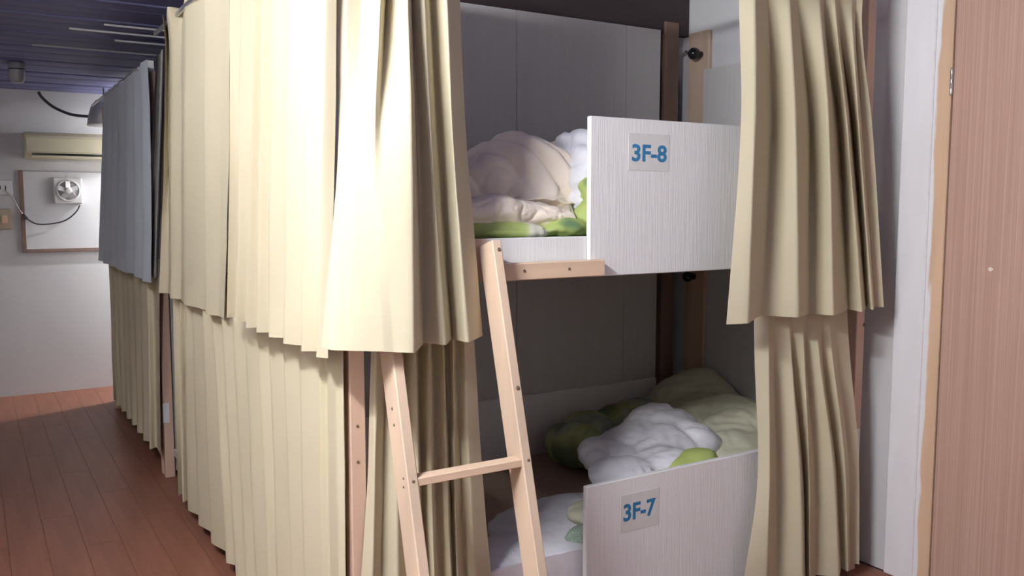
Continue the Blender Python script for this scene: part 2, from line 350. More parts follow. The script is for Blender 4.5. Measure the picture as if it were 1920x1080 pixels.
for text, tl, br, l0, l1 in (('3F-8', (1179, 251), (1254, 320), (1185, 270, 303), (1250, 272, 305)), ('3F-7', (1164, 929), (1235, 989), (1169, 945, 978), (1229, 934, 966))):
    a, b = at(*tl, 1, -0.021), at(*br, 1, -0.021); 
    zt = (a.z + at(br[0], tl[1] if text == '3F-8' else tl[1] - 14, 1, -0.021).z) / 2; zb = (b.z + at(tl[0], br[1] if text == '3F-8' else br[1] + 4, 1, -0.021).z) / 2
    c, me, (sw, sh, cxm, cym) = number_card(text, a.x, zt, b.x, zb, -0.020)
    q0 = at(l0[0], (l0[1] + l0[2]) / 2, 1, -0.021); q1 = at(l1[0], (l1[1] + l1[2]) / 2, 1, -0.021)
    ht = at(l0[0], l0[1], 1, -0.021).z - at(l0[0], l0[2], 1, -0.021).z
    fx, fz = (q1.x - q0.x) / sw, ht / sh
    for v in me.vertices: v.co = Vector(((v.co.x - cxm) * fx, -v.co.z * 0.08, (v.co.y - cym) * fz))
    me.materials.clear(); me.materials.append(M['blue_ink'])
    link('lettering', me, None, c, ((q0.x + q1.x) / 2, -0.0215, (q0.z + q1.z) / 2))

# small black globe fittings with clear bulb on the end wall batten
def globe(label, px, py, r=0.030):
    p = at(px, py, 0, LX - 0.06); t = thing('globe_fitting', label, 'lamp', (LX - 0.022, p.y, p.z), 'black globe fittings on the end wall')
    lathe('socket', [(0.016, 0), (0.016, 0.02), (0.012, 0.024)], M['black'], t, (LX - 0.0221, p.y, p.z), (-1, 0, 0), 14)
    prof = [(r * math.sin(math.pi * (i + 0.4) / 12.8), -r * math.cos(math.pi * (i + 0.4) / 12.8)) for i in range(13)]
    lathe('globe', prof, M['black'], t, (LX - 0.022 - 0.024 - r * 0.8, p.y, p.z), (-1, 0, 0), 20)
M['glass'] = nodes('clear_bulb_glass', (0.9, 0.9, 0.9), 0.05, 0.6)[0]; M['glass'].node_tree.nodes['Principled BSDF'].inputs['Transmission Weight'].default_value = 0.9
globe('small black globe fitting on the pine batten above the upper bunk', 1304, 101)
p = at(1279, 97, 0, LX - 0.05); cbl = thing('clear_bulb', 'small clear bulb beside the black globe above the upper bunk', 'bulb', (LX - 0.001, p.y, p.z))
lathe('bulb_base', [(0.010, 0), (0.010, 0.022), (0.008, 0.026)], M['steel'], cbl, (LX - 0.0225, p.y, p.z), (-1, 0, 0), 12)
lathe('bulb_glass', [(0.008, 0), (0.012, 0.008), (0.017, 0.02), (0.018, 0.03), (0.014, 0.042), (0.006, 0.048)], M['glass'], cbl, (LX - 0.0487, p.y, p.z), (-1, 0, 0), 16)
globe('small black globe fitting just under the upper platform at the end wall', 1291, 519, 0.026)

# ------------------------------------------------------------ ladder
lad = thing('bed_ladder', 'bare pine ladder leaning on the upper bunk edge', 'ladder', (0.25, -0.3, 0))
RT = at(917, 450, 1, -0.062); RB = at(1004, 1080, 0, RT.x)
sl = (RB - RT) / (RB.z - RT.z)
LTp = at(729, 650, 1, -0.125); LTx = LTp.x
def rail(x, ztop, ref):
    top = ref + sl * (ztop - ref.z); bot = ref + sl * (0.012 - ref.z)
    return beam('rail', (x, bot.y, bot.z), (x, top.y, top.z), 0.030, 0.080, M['pine'], lad, (1, 0, 0), 0.003), top, bot
rr, rtop, rbot = rail(RT.x, 1.392, RT)
rl, ltop, lbot = rail(LTx, 1.17, RT)
nrm = Vector((0, -1, sl.y)).normalized()   # outward normal of the ladder's front
for zc in (0.14, 0.47, 0.80):
    c = RT + sl * (zc - RT.z) + nrm * 0.016
    beam('rung', (LTx + 0.014, c.y, c.z), (RT.x - 0.014, c.y, c.z), 0.022, 0.040, M['pine_x'], lad, (0, 0, 1), 0.002)
    for rl_, x in ((rl, LTx), (rr, RT.x)):
        if 0.6 < zc < 1.0: screw(rl_, (x + (0.004 if x > 0.2 else 0.0), (c + nrm * 0.0245).y, (c + nrm * 0.0245).z), nrm, 0.004)
    if 0.6 < zc < 1: 
        for dz in (-0.012, 0.010): screw(rl, (LTx - 0.0152, c.y, c.z + dz), (-1, 0, 0), 0.0035)
p = RT + sl * (1.365 - RT.z) + nrm * 0.0402; screw(rr, (RT.x + 0.004, p.y, p.z), nrm, 0.006)
p = RT + sl * (0.99 - RT.z) + nrm * 0.0402; screw(rr, (RT.x + 0.002, p.y, p.z), nrm, 0.006)
for dz, dx in ((0.98, 0.0), (0.94, -0.004)):
    p = RT + sl * (dz - RT.z); screw(rl, (LTx - 0.0152, p.y, p.z), (-1, 0, 0), 0.004)

# ------------------------------------------------------------ curtains
def curtain(name, label, ax, zs, cols, mat, group=None, base=0.0, hem=0.09, rows=44, sub=6, seed=0, wob=0.004, tens=0.72, sag=0.0):
    """cols: one entry per ridge or valley, each a list over the heights zs of (photo column, distance in front of the bunk face)"""
    P = []   # plan positions per column per z level
    for c in cols: P.append([col(px, z, ax, base - d) for (px, d), z in zip(c, zs)])
    def row(z):
        for i in range(len(zs) - 1):
            if z >= zs[i + 1] - 1e-9 or i == len(zs) - 2: break
        t = (zs[i] - z) / (zs[i] - zs[i + 1])
        K = len(zs); out = []
        for p in P:
            a, b = p[max(i - 1, 0)], p[min(i + 2, K - 1)]; q, r = p[i], p[i + 1]
            za, zb = zs[max(i - 1, 0)], zs[min(i + 2, K - 1)]; hgt = zs[i] - zs[i + 1]
            m0 = (r - a) / max(za - zs[i + 1], 1e-6) * hgt if i > 0 else (r - q); m1 = (b - q) / max(zs[i] - zb, 1e-6) * hgt if i + 2 < K else (r - q)
            v = q * (2 * t ** 3 - 3 * t * t + 1) + m0 * (t ** 3 - 2 * t * t + t) + r * (-2 * t ** 3 + 3 * t * t) + m1 * (t ** 3 - t * t)
            out.append(Vector((v.x, v.y)))
        pts = []
        for k in range(len(out) - 1):
            a, b, c, d = out[max(k - 1, 0)], out[k], out[k + 1], out[min(k + 2, len(out) - 1)]
            m0, m1 = (c - a) * 0.5 * tens, (d - b) * 0.5 * tens
            for s in range(sub):
                u = s / sub
                pts.append(b * (2 * u ** 3 - 3 * u * u + 1) + m0 * (u ** 3 - 2 * u * u + u) + c * (-2 * u ** 3 + 3 * u * u) + m1 * (u ** 3 - u * u))
        pts.append(out[-1]); return pts
    z0, z1 = zs[0], zs[-1]
    def sheet(nm, za, zb, nr, thick, off, parent):
        bm = bmesh.new(); g = []
        for j in range(nr + 1):
            z = za + (zb - za) * j / nr; pts = row(z); r = []
            for i, q in enumerate(pts):
                a, b = pts[max(i - 1, 0)], pts[min(i + 1, len(pts) - 1)]; t = (b - a); nn = Vector((t.y, -t.x)); nn = nn.normalized() if nn.length > 1e-9 else Vector((0, 0))
                n3 = noise.noise(Vector((q.x * 5 + seed, q.y * 5, z * 2.2))) * wob + noise.noise(Vector((q.x * 14, q.y * 14 + seed, z * 7))) * wob * 0.35
                q = q + nn * (n3 + off)
                dz = noise.noise(Vector((q.x * 3, q.y * 3, seed))) * 0.012 * (z0 - z) / (z0 - z1) - sag * (z0 - z) / (z0 - z1) * i / len(pts)
                r.append(bm.verts.new((q.x, q.y, z + dz)))
            g.append(r)
        for a, b in zip(g, g[1:]):
            for i in range(len(a) - 1): bm.faces.new((a[i], b[i], b[i + 1], a[i + 1]))
        c = sum((v.co for v in bm.verts), Vector()) / len(bm.verts); c.z = zb
        bmesh.ops.translate(bm, vec=-c, verts=bm.verts)
        bmesh.ops.recalc_face_normals(bm, faces=bm.faces)
        o = link(nm, bm_mesh(bm, nm, True), mat, parent, c)
        md = o.modifiers.new('thickness', 'SOLIDIFY'); md.thickness = thick; md.offset = 0; md.use_rim = False
        return o
    o = sheet(name, z0, z1 + hem - 0.001, rows, 0.0020, 0, None); tag(o, label, 'curtain', group)
    sheet('hem', z1 + hem, z1, 6, 0.0024, 0, o)
    return o
def zigzag(ridges, dr, dv, first=None, last=None, vfrac=1.05):
    """ridges: list of tuples of photo columns (one per height); valleys fall between them"""
    cols = []
    for i, r in enumerate(ridges):
        cols.append([(px, dr[k]) for k, px in enumerate(r)])
        if i + 1 < len(ridges):
            n = ridges[i + 1]; cols.append([(px * (1 - vfrac) + q * vfrac, dv[k]) for k, (px, q) in enumerate(zip(r, n))])
    return cols

# left face, upper row
curtain('bunk_curtain', 'bright cream upper curtain on the aisle side, next to the bunk corner', 0, [2.37, 1.7, 1.105],
        zigzag([(432, 431, 425), (455, 448, 442), (480, 470, 461), (496, 487, 482), (512, 506, 505), (541, 538, 532), (580, 572, 566), (612, 604, 594)], (0.085, 0.095, 0.105), (0.062, 0.068, 0.072)) +
        [[(629, 0.060), (629, 0.060), (615, 0.085)]], M['cream'], 'cream bunk curtains', 0.0, seed=1, tens=0.35)
curtain('bunk_curtain', 'cream upper curtain on the aisle side, nearest to the grey curtain', 0, [2.335, 2.21, 1.7, 1.065],
        [[(304, 0.08), (310, 0.06), (307, 0.06), (298, 0.07)], [(314, 0.02), (316, 0.03), (317, 0.03), (316, 0.035)], [(314, 0.09), (322, 0.06), (321, 0.06), (320, 0.07)], [(342, 0.03), (342, 0.03), (341, 0.03), (340, 0.035)]] +
        zigzag([(346, 348, 347, 346), (383, 382, 384, 386)], (0.06, 0.06, 0.06, 0.065), (0.035, 0.03, 0.03, 0.03)) + [[(412, 0.04), (414, 0.04), (416, 0.04), (412, 0.04)], [(424, 0.05), (430, 0.05), (430, 0.05), (420, 0.05)]],
        M['cream'], 'cream bunk curtains', 0.0, seed=2, tens=0.35)
# left face, lower row
curtain('bunk_curtain', 'long cream lower curtain on the aisle side, hanging from corner post almost to the floor', 0, [1.22, 0.6, 0.055],
        zigzag([(323, 328, 334), (335, 339, 343), (346, 349, 353), (359, 366, 373), (378, 387, 397), (394, 410, 424), (413, 428, 443), (434, 448, 462), (455, 470, 482), (480, 494, 506), (502, 514, 524), (530, 541, 550), (559, 568, 576), (597, 602, 606)], (0.030, 0.032, 0.034), (0.004, 0.004, 0.004)) +
        [[(612, 0.012), (618, 0.012), (624, 0.012)], [(628, 0.028), (634, 0.028), (640, 0.03)], [(643, 0.02), (647, 0.02), (651, 0.02)]], M['cream'], 'cream bunk curtains', 0.0, seed=3, tens=0.35)
# front face, upper left (hangs round the corner)
curtain('bunk_curtain', 'brightest cream upper curtain drawn back at the bunk corner, above the ladder', 1, [2.38, 2.0, 1.62, 1.145],
        [[(632, 0.072), (632, 0.072), (633, 0.072), (604, 0.10)], [(655, 0.085), (650, 0.085), (645, 0.085), (622, 0.15)], [(683, 0.075), (678, 0.08), (668, 0.11), (660, 0.175)], [(706, 0.10), (700, 0.105), (690, 0.13), (690, 0.19)],
         [(724, 0.12), (714, 0.12), (702, 0.142), (720, 0.205)], [(734, 0.03), (722, 0.04), (714, 0.145), (738, 0.21)], [(757, 0.12), (764, 0.14), (773, 0.18), (776, 0.225)], [(764, 0.04), (772, 0.04), (785, 0.05), (794, 0.07)],
         [(783, 0.10), (796, 0.10), (812, 0.11), (834, 0.13)], [(796, 0.02), (810, 0.02), (827, 0.02), (846, 0.04)], [(825, 0.09), (838, 0.10), (852, 0.11), (876, 0.12)], [(858, 0.05), (864, 0.04), (878, 0.04), (904, 0.05)]],
        M['cream'], 'cream bunk curtains', -0.01, seed=4, tens=0.2, sag=0.022)
# front face, lower left bunch behind the ladder
curtain('bunk_curtain', 'bunched cream lower curtain hanging behind the ladder rails', 1, [1.215, 0.6, 0.07],
        [[(700, 0.02), (684, 0.03), (652, 0.03)], [(707, 0.06), (700, 0.07), (688, 0.07)], [(724, 0.01), (716, 0.02), (708, 0.03)], [(745, 0.05), (745, 0.06), (748, 0.06)], [(756, 0.005), (762, 0.01), (772, 0.01)],
         [(776, 0.055), (788, 0.06), (806, 0.06)], [(783, 0.0), (792, 0.0), (812, 0.0)], [(803, 0.05), (811, 0.06), (822, 0.06)], [(811, 0.0), (820, 0.0), (840, 0.0)], [(829, 0.05), (841, 0.05), (858, 0.05)],
         [(836, 0.0), (846, 0.0), (862, 0.0)], [(848, 0.05), (855, 0.05), (866, 0.05)], [(856, 0.01), (866, 0.01), (884, 0.01)], [(868, 0.05), (884, 0.055), (908, 0.055)], [(886, 0.03), (908, 0.03), (942, 0.03)]],
        M['cream'], 'cream bunk curtains', 0.026, seed=5, tens=0.15)
# front face, upper right
curtain('bunk_curtain', 'beige upper curtain drawn back against the door side wall, beside the 3F-8 board', 1, [2.37, 2.16, 1.78, 1.108],
        [[(1382, 0.04), (1386, 0.05), (1390, 0.06), (1362, 0.08)], [(1412, 0.03), (1414, 0.09), (1415, 0.105), (1402, 0.115)], [(1436, 0.09), (1440, 0.035), (1447, -0.005), (1428, 0.025)], [(1474, 0.02), (1480, 0.08), (1491, 0.10), (1497, 0.11)],
         [(1497, 0.09), (1497, 0.04), (1519, -0.01), (1517, 0.02)], [(1528, 0.02), (1538, 0.08), (1553, 0.10), (1563, 0.10)], [(1548, 0.085), (1546, 0.03), (1573, -0.01), (1590, 0.02)], [(1562, 0.02), (1568, 0.07), (1589, 0.09), (1616, 0.09)],
         [(1586, 0.08), (1574, 0.03), (1598, -0.005), (1624, 0.03)], [(1598, 0.02), (1598, 0.06), (1611, 0.08), (1636, 0.085)], [(1614, 0.07), (1603, 0.03), (1616, 0.03), (1639, 0.05)], [(1622, 0.05), (1616, 0.05), (1636, 0.06), (1657, 0.075)]],
        M['cream'], 'cream bunk curtains', -0.052, seed=6, tens=0.08)
# front face, lower right
curtain('bunk_curtain', 'beige lower curtain beside the 3F-7 board, its hem near the floor', 1, [1.215, 0.95, 0.5, 0.06],
        [[(1413, 0.03), (1415, 0.04), (1420, 0.04), (1386, 0.06)], [(1440, 0.05), (1442, 0.07), (1443, 0.08), (1436, 0.08)], [(1450, 0.05), (1450, 0.02), (1456, 0.01), (1456, 0.02)], [(1474, 0.02), (1484, 0.06), (1500, 0.08), (1506, 0.08)],
         [(1487, 0.05), (1484, 0.02), (1506, 0.01), (1511, 0.02)], [(1500, 0.02), (1508, 0.06), (1517, 0.06), (1518, 0.06)], [(1516, 0.05), (1510, 0.02), (1527, 0.01), (1530, 0.02)], [(1524, 0.02), (1536, 0.06), (1563, 0.07), (1573, 0.07)],
         [(1544, 0.05), (1541, 0.02), (1566, 0.01), (1577, 0.02)], [(1546, 0.02), (1560, 0.05), (1584, 0.06), (1590, 0.06)], [(1566, 0.04), (1568, 0.02), (1590, 0.01), (1594, 0.01)], [(1584, 0.03), (1592, 0.03), (1610, 0.03), (1611, 0.04)]],
        M['cream'], 'cream bunk curtains', -0.022, seed=8, tens=0.08)

# ------------------------------------------------------------ bunks further down the aisle
b2 = thing('bunk_bed', 'pine framed bunk bed hidden behind the closed cream curtains', 'bunk bed', (0.0, 1.2, 0))
box('post', (0.0, 2.775, 0), (0.05, 2.82, 2.20), M['pink_pine'], b2)
pl_ = box('bracket_plate', (-0.003, 2.772, 0.31), (0.03, 2.7749, 0.42), M['plastic'], b2, 0.0)
pl_['label'] = 'white metal bracket plate on the post'
for z in (1.29, 0.12): box('platform', (PW, BW + 0.055, z), (2.20, 2.77, z + 0.04), M['partition'], b2)
box('side_rail', (0.0, BW + 0.055, 1.26), (0.03, 2.774, 1.36), M['pine'], b2)
box('curtain_rail', (-0.060, 1.14, 2.30), (-0.045, 2.30, 2.32), M['steel'], b2)
box('curtain_rail', (-0.016, 1.14, 1.222), (-0.004, 2.38, 1.236), M['steel'], b2)
b3 = thing('bunk_bed', 'dim pine framed bunk bed behind the grey curtain', 'bunk bed', (0.0, 2.9, 0))
for y in (2.86, 4.70): box('post', (0.0, y, 0), (0.05, y + 0.045, 2.20), M['pink_pine'], b3)
for z in (1.29, 0.12): box('platform', (PW, 2.84, z), (2.20, 4.92, z + 0.04), M['partition'], b3)
box('side_rail', (0.0, 2.906, 1.26), (0.03, 4.92, 1.36), M['pine'], b3)
box('partition_board', (0.051, 2.822, 0.02), (2.2, 2.838, 2.27), M['partition'], b3)
box('end_board', (0.05, 4.976, 0.02), (2.2, 4.992, 2.27), M['partition'], b3)
box('end_strip', (-0.012, 2.83, 1.5), (0.03, 2.859, 2.265), M['white_edge'], b3)
box('curtain_rail', (-0.050, 2.87, 2.215), (-0.036, 4.9, 2.23), M['steel'], b3)
curtain('bunk_curtain', 'grey blue upper curtain on the far bunk, closed', 0, [2.235, 1.7, 1.10],
        zigzag([(195, 190, 184), (203, 199, 194), (212, 209, 206), (223, 221, 219), (236, 236, 235), (249, 252, 252), (263, 268, 268)], (0.05, 0.065, 0.08), (0.036, 0.048, 0.06)) + [[(276, 0.04), (283, 0.05), (284, 0.06)]],
        M['grey_cloth'], None, 0.0, seed=11, rows=24, sub=4)
curtain('bunk_curtain', 'narrow grey upper curtain strip between the far bunk post and the cream curtain', 0, [2.235, 1.8, 1.12],
        [[(294, 0.03), (285, 0.05), (272, 0.05)], [(299, 0.01), (292, 0.02), (282, 0.02)], [(304, 0.03), (299, 0.04), (290, 0.04)], [(309, 0.01), (305, 0.01), (298, 0.01)], [(314, 0.02), (312, 0.02), (304, 0.02)]],
        M['dim_cloth'], None, 0.0, seed=12, rows=16, sub=4)
curtain('bunk_curtain', 'cream lower curtain of the far bunk, darkened for shade', 0, [1.22, 0.7, 0.13],
        zigzag([(204, 208, 213), (211, 215, 220), (219, 223, 228), (228, 232, 238), (238, 243, 248), (249, 254, 258), (262, 266, 269), (275, 278, 281)], (0.04, 0.045, 0.05), (0.022, 0.022, 0.022)) + [[(288, 0.01), (291, 0.01), (294, 0.01)], [(299, 0.02), (300, 0.02), (303, 0.02)]],
        M['shaded_cream_cloth'], None, 0.0, seed=13, rows=24, sub=4)

# ------------------------------------------------------------ bedding
def soft(name, label, cat, blobs, mat, voxel=0.014, smooth=3, wr_=0.010, fr=7.0, floor_z=None, seed=0, parent=None, group=None, ceil_=None, fine=0.3):
    """a cushion-like body grown from rounded lumps (centre, radii, euler) and wrinkled"""
    bm = bmesh.new()
    for c, r, e in blobs:
        mt = Matrix.Translation(Vector(c)) @ Matrix.Rotation(e[2], 4, 'Z') @ Matrix.Rotation(e[1], 4, 'Y') @ Matrix.Rotation(e[0], 4, 'X') @ Matrix.Diagonal((*r, 1))
        bmesh.ops.create_icosphere(bm, subdivisions=3, radius=1.0, matrix=mt)
    me = bm_mesh(bm, name); ob = bpy.data.objects.new(name + '_source', me); COL.objects.link(ob)
    r = ob.modifiers.new('r', 'REMESH'); r.mode = 'VOXEL'; r.voxel_size = voxel
    s = ob.modifiers.new('s', 'SMOOTH'); s.iterations = smooth; s.factor = 0.5
    dg = bpy.context.evaluated_depsgraph_get(); out = bpy.data.meshes.new_from_object(ob.evaluated_get(dg)); bpy.data.objects.remove(ob)
    nn = [v.normal.copy() for v in out.vertices]; c = Vector(blobs[0][0])
    for v, n in zip(out.vertices, nn):
        p = v.co + Vector((seed * 3.1, seed * 1.7, 0))
        q = Vector((p.x * fr * 0.6, p.y * fr, p.z * fr)) + Vector((noise.noise(p * 5), noise.noise(p * 5 + Vector((9, 0, 0))), 0)) * 0.8
        k1 = noise.noise(q) / 0.13; k2 = noise.noise(q * 2.1 + Vector((5, 3, 1))) / 0.16
        v.co += n * (wr_ * (0.5 - 1.1 * math.exp(-k1 * k1) - 0.55 * math.exp(-k2 * k2) + 0.9 * noise.noise(p * 9)) + noise.noise(p * 26) * wr_ * fine)
        if floor_z is not None and v.co.z < floor_z: v.co.z = floor_z
        if v.co.y > BW - 0.03: v.co.y = BW - 0.03
        if v.co.x > LX - 0.035: v.co.x = LX - 0.035
        if v.co.y < 0.022: v.co.y = 0.022
        v.co -= c
    for p in out.polygons: p.use_smooth = True
    out.materials.clear(); o = link(name, out, mat, parent, c)
    if label: tag(o, label, cat, group)
    return o
R_ = math.radians
# mattresses
def pad(name, label, lo, hi, mat, cat='mattress'):
    o = box(name, lo, hi, mat, None, 0.03, 3); tag(o, label, cat)
    for p in o.data.polygons: p.use_smooth = True
    return o
pad('mattress', 'thin mattress on the upper bunk, mostly under the cream quilt', (0.06, 0.03, 1.332), (2.19, BW - 0.03, 1.40), M['print_check'])
lm = pad('mattress', 'tan mattress on the lower bunk', (0.06, 0.03, 0.162), (2.19, BW - 0.04, 0.36), M['mattress'])
# upper bunk
A = lambda px, py, y: at(px, py, 1, y)
U0 = 1.40
soft('printed_sheet', 'rumpled sheet printed with lime green leaves under the cream quilt of the upper bunk', 'bed sheet',
     [(Vector((0.55, 0.20, 1.415)), (0.32, 0.17, 0.040), (0, 0, 0)), (A(1060, 428, 0.10), (0.10, 0.07, 0.035), (0, 0, 0)), (Vector((0.86, 0.30, 1.44)), (0.22, 0.22, 0.05), (0, 0, 0)),
      (A(1104, 356, 0.13), (0.032, 0.07, 0.055), (0, 0, 0)), (A(1100, 405, 0.10), (0.035, 0.06, 0.05), (0, 0, 0))], M['print_green'], 0.011, 2, 0.007, 9, U0, 1)
def heaped_quilt():
    """thick quilt folded double: a flat fold along the bed edge, then a heap thrown back behind it"""
    tops = [(870, 300), (900, 276), (930, 257), (960, 249), (985, 258), (1003, 276), (1016, 300), (1030, 284), (1050, 266), (1075, 256), (1110, 258)]
    T = [(at(px, py, 1, 0.42).x, at(px, py, 1, 0.42).z) for px, py in tops]
    def top(x):
        if x <= T[0][0]: return T[0][1]
        for (a, za), (b, zb) in zip(T, T[1:]):
            if x <= b:
                t = (x - a) / (b - a); t = t * t * (3 - 2 * t); return za + (zb - za) * t
        return T[-1][1]
    x0, x1 = 0.22, 0.80; NX, NU = 160, 130
    bm = bmesh.new(); g = []
    for i in range(NX + 1):
        fx = i / NX; x = x0 + (x1 - x0) * fx; row = []; xb = x + 0.20 * fx * fx; fill = max(0.0, min(1.0, (fx - 0.66) / 0.22)); fill = fill * fill * (3 - 2 * fill)
        e = 0.020 * noise.noise(Vector((x * 7, 3.3, 0))) + 0.010 * noise.noise(Vector((x * 19, 1.3, 0)))     # the front edge wanders
        h = top(xb); ft = 0.085 + 0.014 * noise.noise(Vector((x * 8, 7.7, 0))) - 0.02 * max(0, fx - 0.8) / 0.2
        zb = U0 + 0.022 + 0.016 * math.sin(fx * 3.1) ; y0 = 0.075 + e
        prof = [(y0 + 0.10, zb - 0.004), (y0 + 0.03, zb - 0.002), (y0 + 0.004, zb + ft * 0.25), (y0, zb + ft * 0.55), (y0 + 0.02, zb + ft * 0.88), (y0 + 0.07, zb + ft * 1.02), (y0 + 0.14, zb + ft * 1.02), (y0 + 0.20, zb + ft * 0.90),
                (y0 + 0.225, zb + ft * 0.95), (y0 + 0.235, zb + ft + (h - zb - ft) * 0.30), (y0 + 0.255, zb + ft + (h - zb - ft) * 0.68), (y0 + 0.30, h - 0.02), (0.42, h), (0.50, h - 0.015), (0.62, h - 0.10), (0.74, U0 + 0.10), (0.82, U0 + 0.015)]
        prof = [(a - (0.11 * fill if 7 <= n_ <= 11 else 0), b + (0.03 * fill if 7 <= n_ <= 9 else 0)) for n_, (a, b) in enumerate(prof)]
        P = [Vector((0, a, b)) for a, b in prof]; K = len(P) - 1
        for k in range(NU + 1):
            t = k / NU * K; m = min(int(t), K - 1); t -= m
            a, b, c, d = P[max(m - 1, 0)], P[m], P[m + 1], P[min(m + 2, K)]
            q = 0.5 * ((2 * b) + (c - a) * t + (2 * a - 5 * b + 4 * c - d) * t * t + (3 * b - a - 3 * c + d) * t ** 3)
            tg = (c - b).normalized(); nr = Vector((0, -tg.z, tg.y)); nr = -nr if nr.z < 0 and m > 4 else nr
            if m <= 4: nr = Vector((0, -1, 0.25)).normalized()
            u = k / NU; back = max(0.0, min(1.0, (u - 0.46) / 0.08))
            sb = max(0.0, min(1.0, (u - 0.36) / 0.24)); sb = sb * sb * (3 - 2 * sb); xx = x + (xb - x) * sb
            wx = xx + 0.05 * noise.noise(Vector((x * 4, u * 3, 2))) + (u - 0.5) * 0.45 * back
            fold = abs(math.sin(math.pi * (wx / 0.105 + 0.5 * noise.noise(Vector((wx * 6, u * 2, 9)))))) ** 0.6 - 0.6
            amp = 0.034 * back * (1 - 0.5 * max(0, (u - 0.75) / 0.25)) + 0.005 * (1 - back)
            n1 = noise.noise(Vector((x * 13, u * 9, 4))) / 0.14; cr = math.exp(-n1 * n1)
            n2 = noise.noise(Vector((x * 30 + 3, u * 22, 8))) / 0.18; cr2 = math.exp(-n2 * n2)
            disp = fold * amp - cr * 0.007 - cr2 * 0.0025 + 0.008 * noise.noise(Vector((x * 9, u * 6, 1)))
            row.append(bm.verts.new((xx + 0.010 * noise.noise(Vector((x * 5, u * 8, 6))), max(0.03, q.y + nr.y * disp), max(U0 + 0.004, q.z + nr.z * disp))))
        g.append(row)
    for a, b in zip(g, g[1:]):
        for k in range(NU): bm.faces.new((a[k], b[k], b[k + 1], a[k + 1]))
    for side, rv in ((g[0], True), (g[-1], False)):       # rounded ends
        c = sum((v.co for v in side), Vector()) / len(side); c.x += -0.02 if rv else 0.012
        cv = bm.verts.new(c)
        for k in range(NU): bm.faces.new((cv, side[k], side[k + 1]))
    bmesh.ops.recalc_face_normals(bm, faces=bm.faces); o0 = Vector((0.55, 0.3, U0)); bmesh.ops.translate(bm, vec=-o0, verts=bm.verts)
    o = link('quilt', bm_mesh(bm, 'quilt', True), M['cream_quilt'], None, o0)
    return tag(o, 'cream quilt heaped on the upper bunk behind the step board', 'quilt')
heaped_quilt()
soft('quilt', 'white quilt edge folded up against the 3F-8 board', 'quilt',
     [(A(1086, 272, 0.30), (0.07, 0.12, 0.045), (0, R_(25), 0)), (A(1073, 310, 0.24), (0.030, 0.12, 0.075), (0, R_(14), 0)), (A(1070, 350, 0.22), (0.030, 0.11, 0.07), (0, R_(-4), 0)), (A(1076, 382, 0.20), (0.030, 0.10, 0.045), (0, R_(-25), 0)),
      (Vector((1.02, 0.34, 1.58)), (0.16, 0.18, 0.13), (0, 0, 0)), (Vector((1.4, 0.5, 1.55)), (0.4, 0.3, 0.15), (0, 0, 0)), (Vector((1.95, 0.75, 1.66)), (0.22, 0.26, 0.17), (0, R_(-10), 0))],
     M['white_quilt'], 0.0105, 1, 0.009, 8, U0 + 0.012, 3)
# lower bunk
B_ = lambda px, py, y: at(px, py, 1, y)
L0 = 0.36
soft('quilt', 'sage green quilt heaped at the end wall of the lower bunk', 'quilt',
     [(B_(1350, 800, 0.62), (0.34, 0.26, 0.15), (0, R_(8), R_(10))), (B_(1290, 752, 0.86), (0.22, 0.16, 0.15), (0, R_(-25), 0)), (B_(1400, 815, 0.40), (0.26, 0.17, 0.14), (0, 0, 0)), (B_(1240, 770, 0.88), (0.13, 0.14, 0.08), (0, R_(-15), 0)), (B_(1350, 762, 0.85), (0.22, 0.18, 0.13), (0, R_(14), 0)), (B_(1390, 850, 0.28), (0.22, 0.14, 0.10), (0, 0, 0)), (Vector((1.9, 0.4, 0.42)), (0.25, 0.3, 0.16), (0, 0, 0))],
     M['sage_quilt'], 0.013, 1, 0.012, 5, L0, 5)
soft('quilt', 'white quilt lying in the middle of the lower bunk, behind the 3F-7 board', 'quilt',
     [(B_(1215, 845, 0.42), (0.23, 0.20, 0.12), (0, R_(-4), R_(-8))), (B_(1240, 812, 0.50), (0.18, 0.16, 0.12), (0, R_(10), 0)), (B_(1290, 825, 0.38), (0.13, 0.15, 0.08), (0, R_(18), 0)), (B_(1150, 862, 0.42), (0.10, 0.20, 0.08), (0, 0, 0)), (B_(1170, 890, 0.20), (0.13, 0.14, 0.06), (0, 0, 0)), (B_(1245, 880, 0.2), (0.16, 0.13, 0.08), (0, 0, 0))],
     M['white_quilt'], 0.012, 1, 0.009, 7, L0, 6)
soft('bolster', 'rolled dark green printed bolster lying at the back of the lower bunk', 'pillow',
     [(B_(1078, 835, 0.78), (0.085, 0.16, 0.10), (0, 0, R_(15))), (B_(1105, 812, 0.84), (0.11, 0.14, 0.09), (0, R_(-12), 0)), (B_(1150, 795, 0.86), (0.14, 0.12, 0.08), (0, R_(-15), 0)), (B_(1195, 780, 0.88), (0.12, 0.12, 0.08), (0, R_(-15), 0))],
     M['print_dark'], 0.012, 1, 0.010, 8, L0, 7)
soft('cushion', 'lime green cushion corner showing above the 3F-7 board', 'cushion',
     [(B_(1302, 866, 0.12), (0.10, 0.07, 0.045), (0, R_(-8), 0)), (B_(1280, 880, 0.12), (0.10, 0.07, 0.05), (0, 0, 0))], M['print_lime'], 0.010, 2, 0.004, 8, L0, 8)
soft('bed_sheet', 'white sheet spread on the front of the lower mattress', 'bed sheet',
     [(Vector((0.70, 0.14, 0.357)), (0.50, 0.18, 0.030), (0, 0, R_(8))), (Vector((1.0, 0.25, 0.357)), (0.4, 0.30, 0.030), (0, 0, 0)), (Vector((0.75, 0.03, 0.31)), (0.4, 0.03, 0.06), (0, 0, 0))], M['white_quilt'], 0.010, 2, 0.005, 6, 0.24, 9)
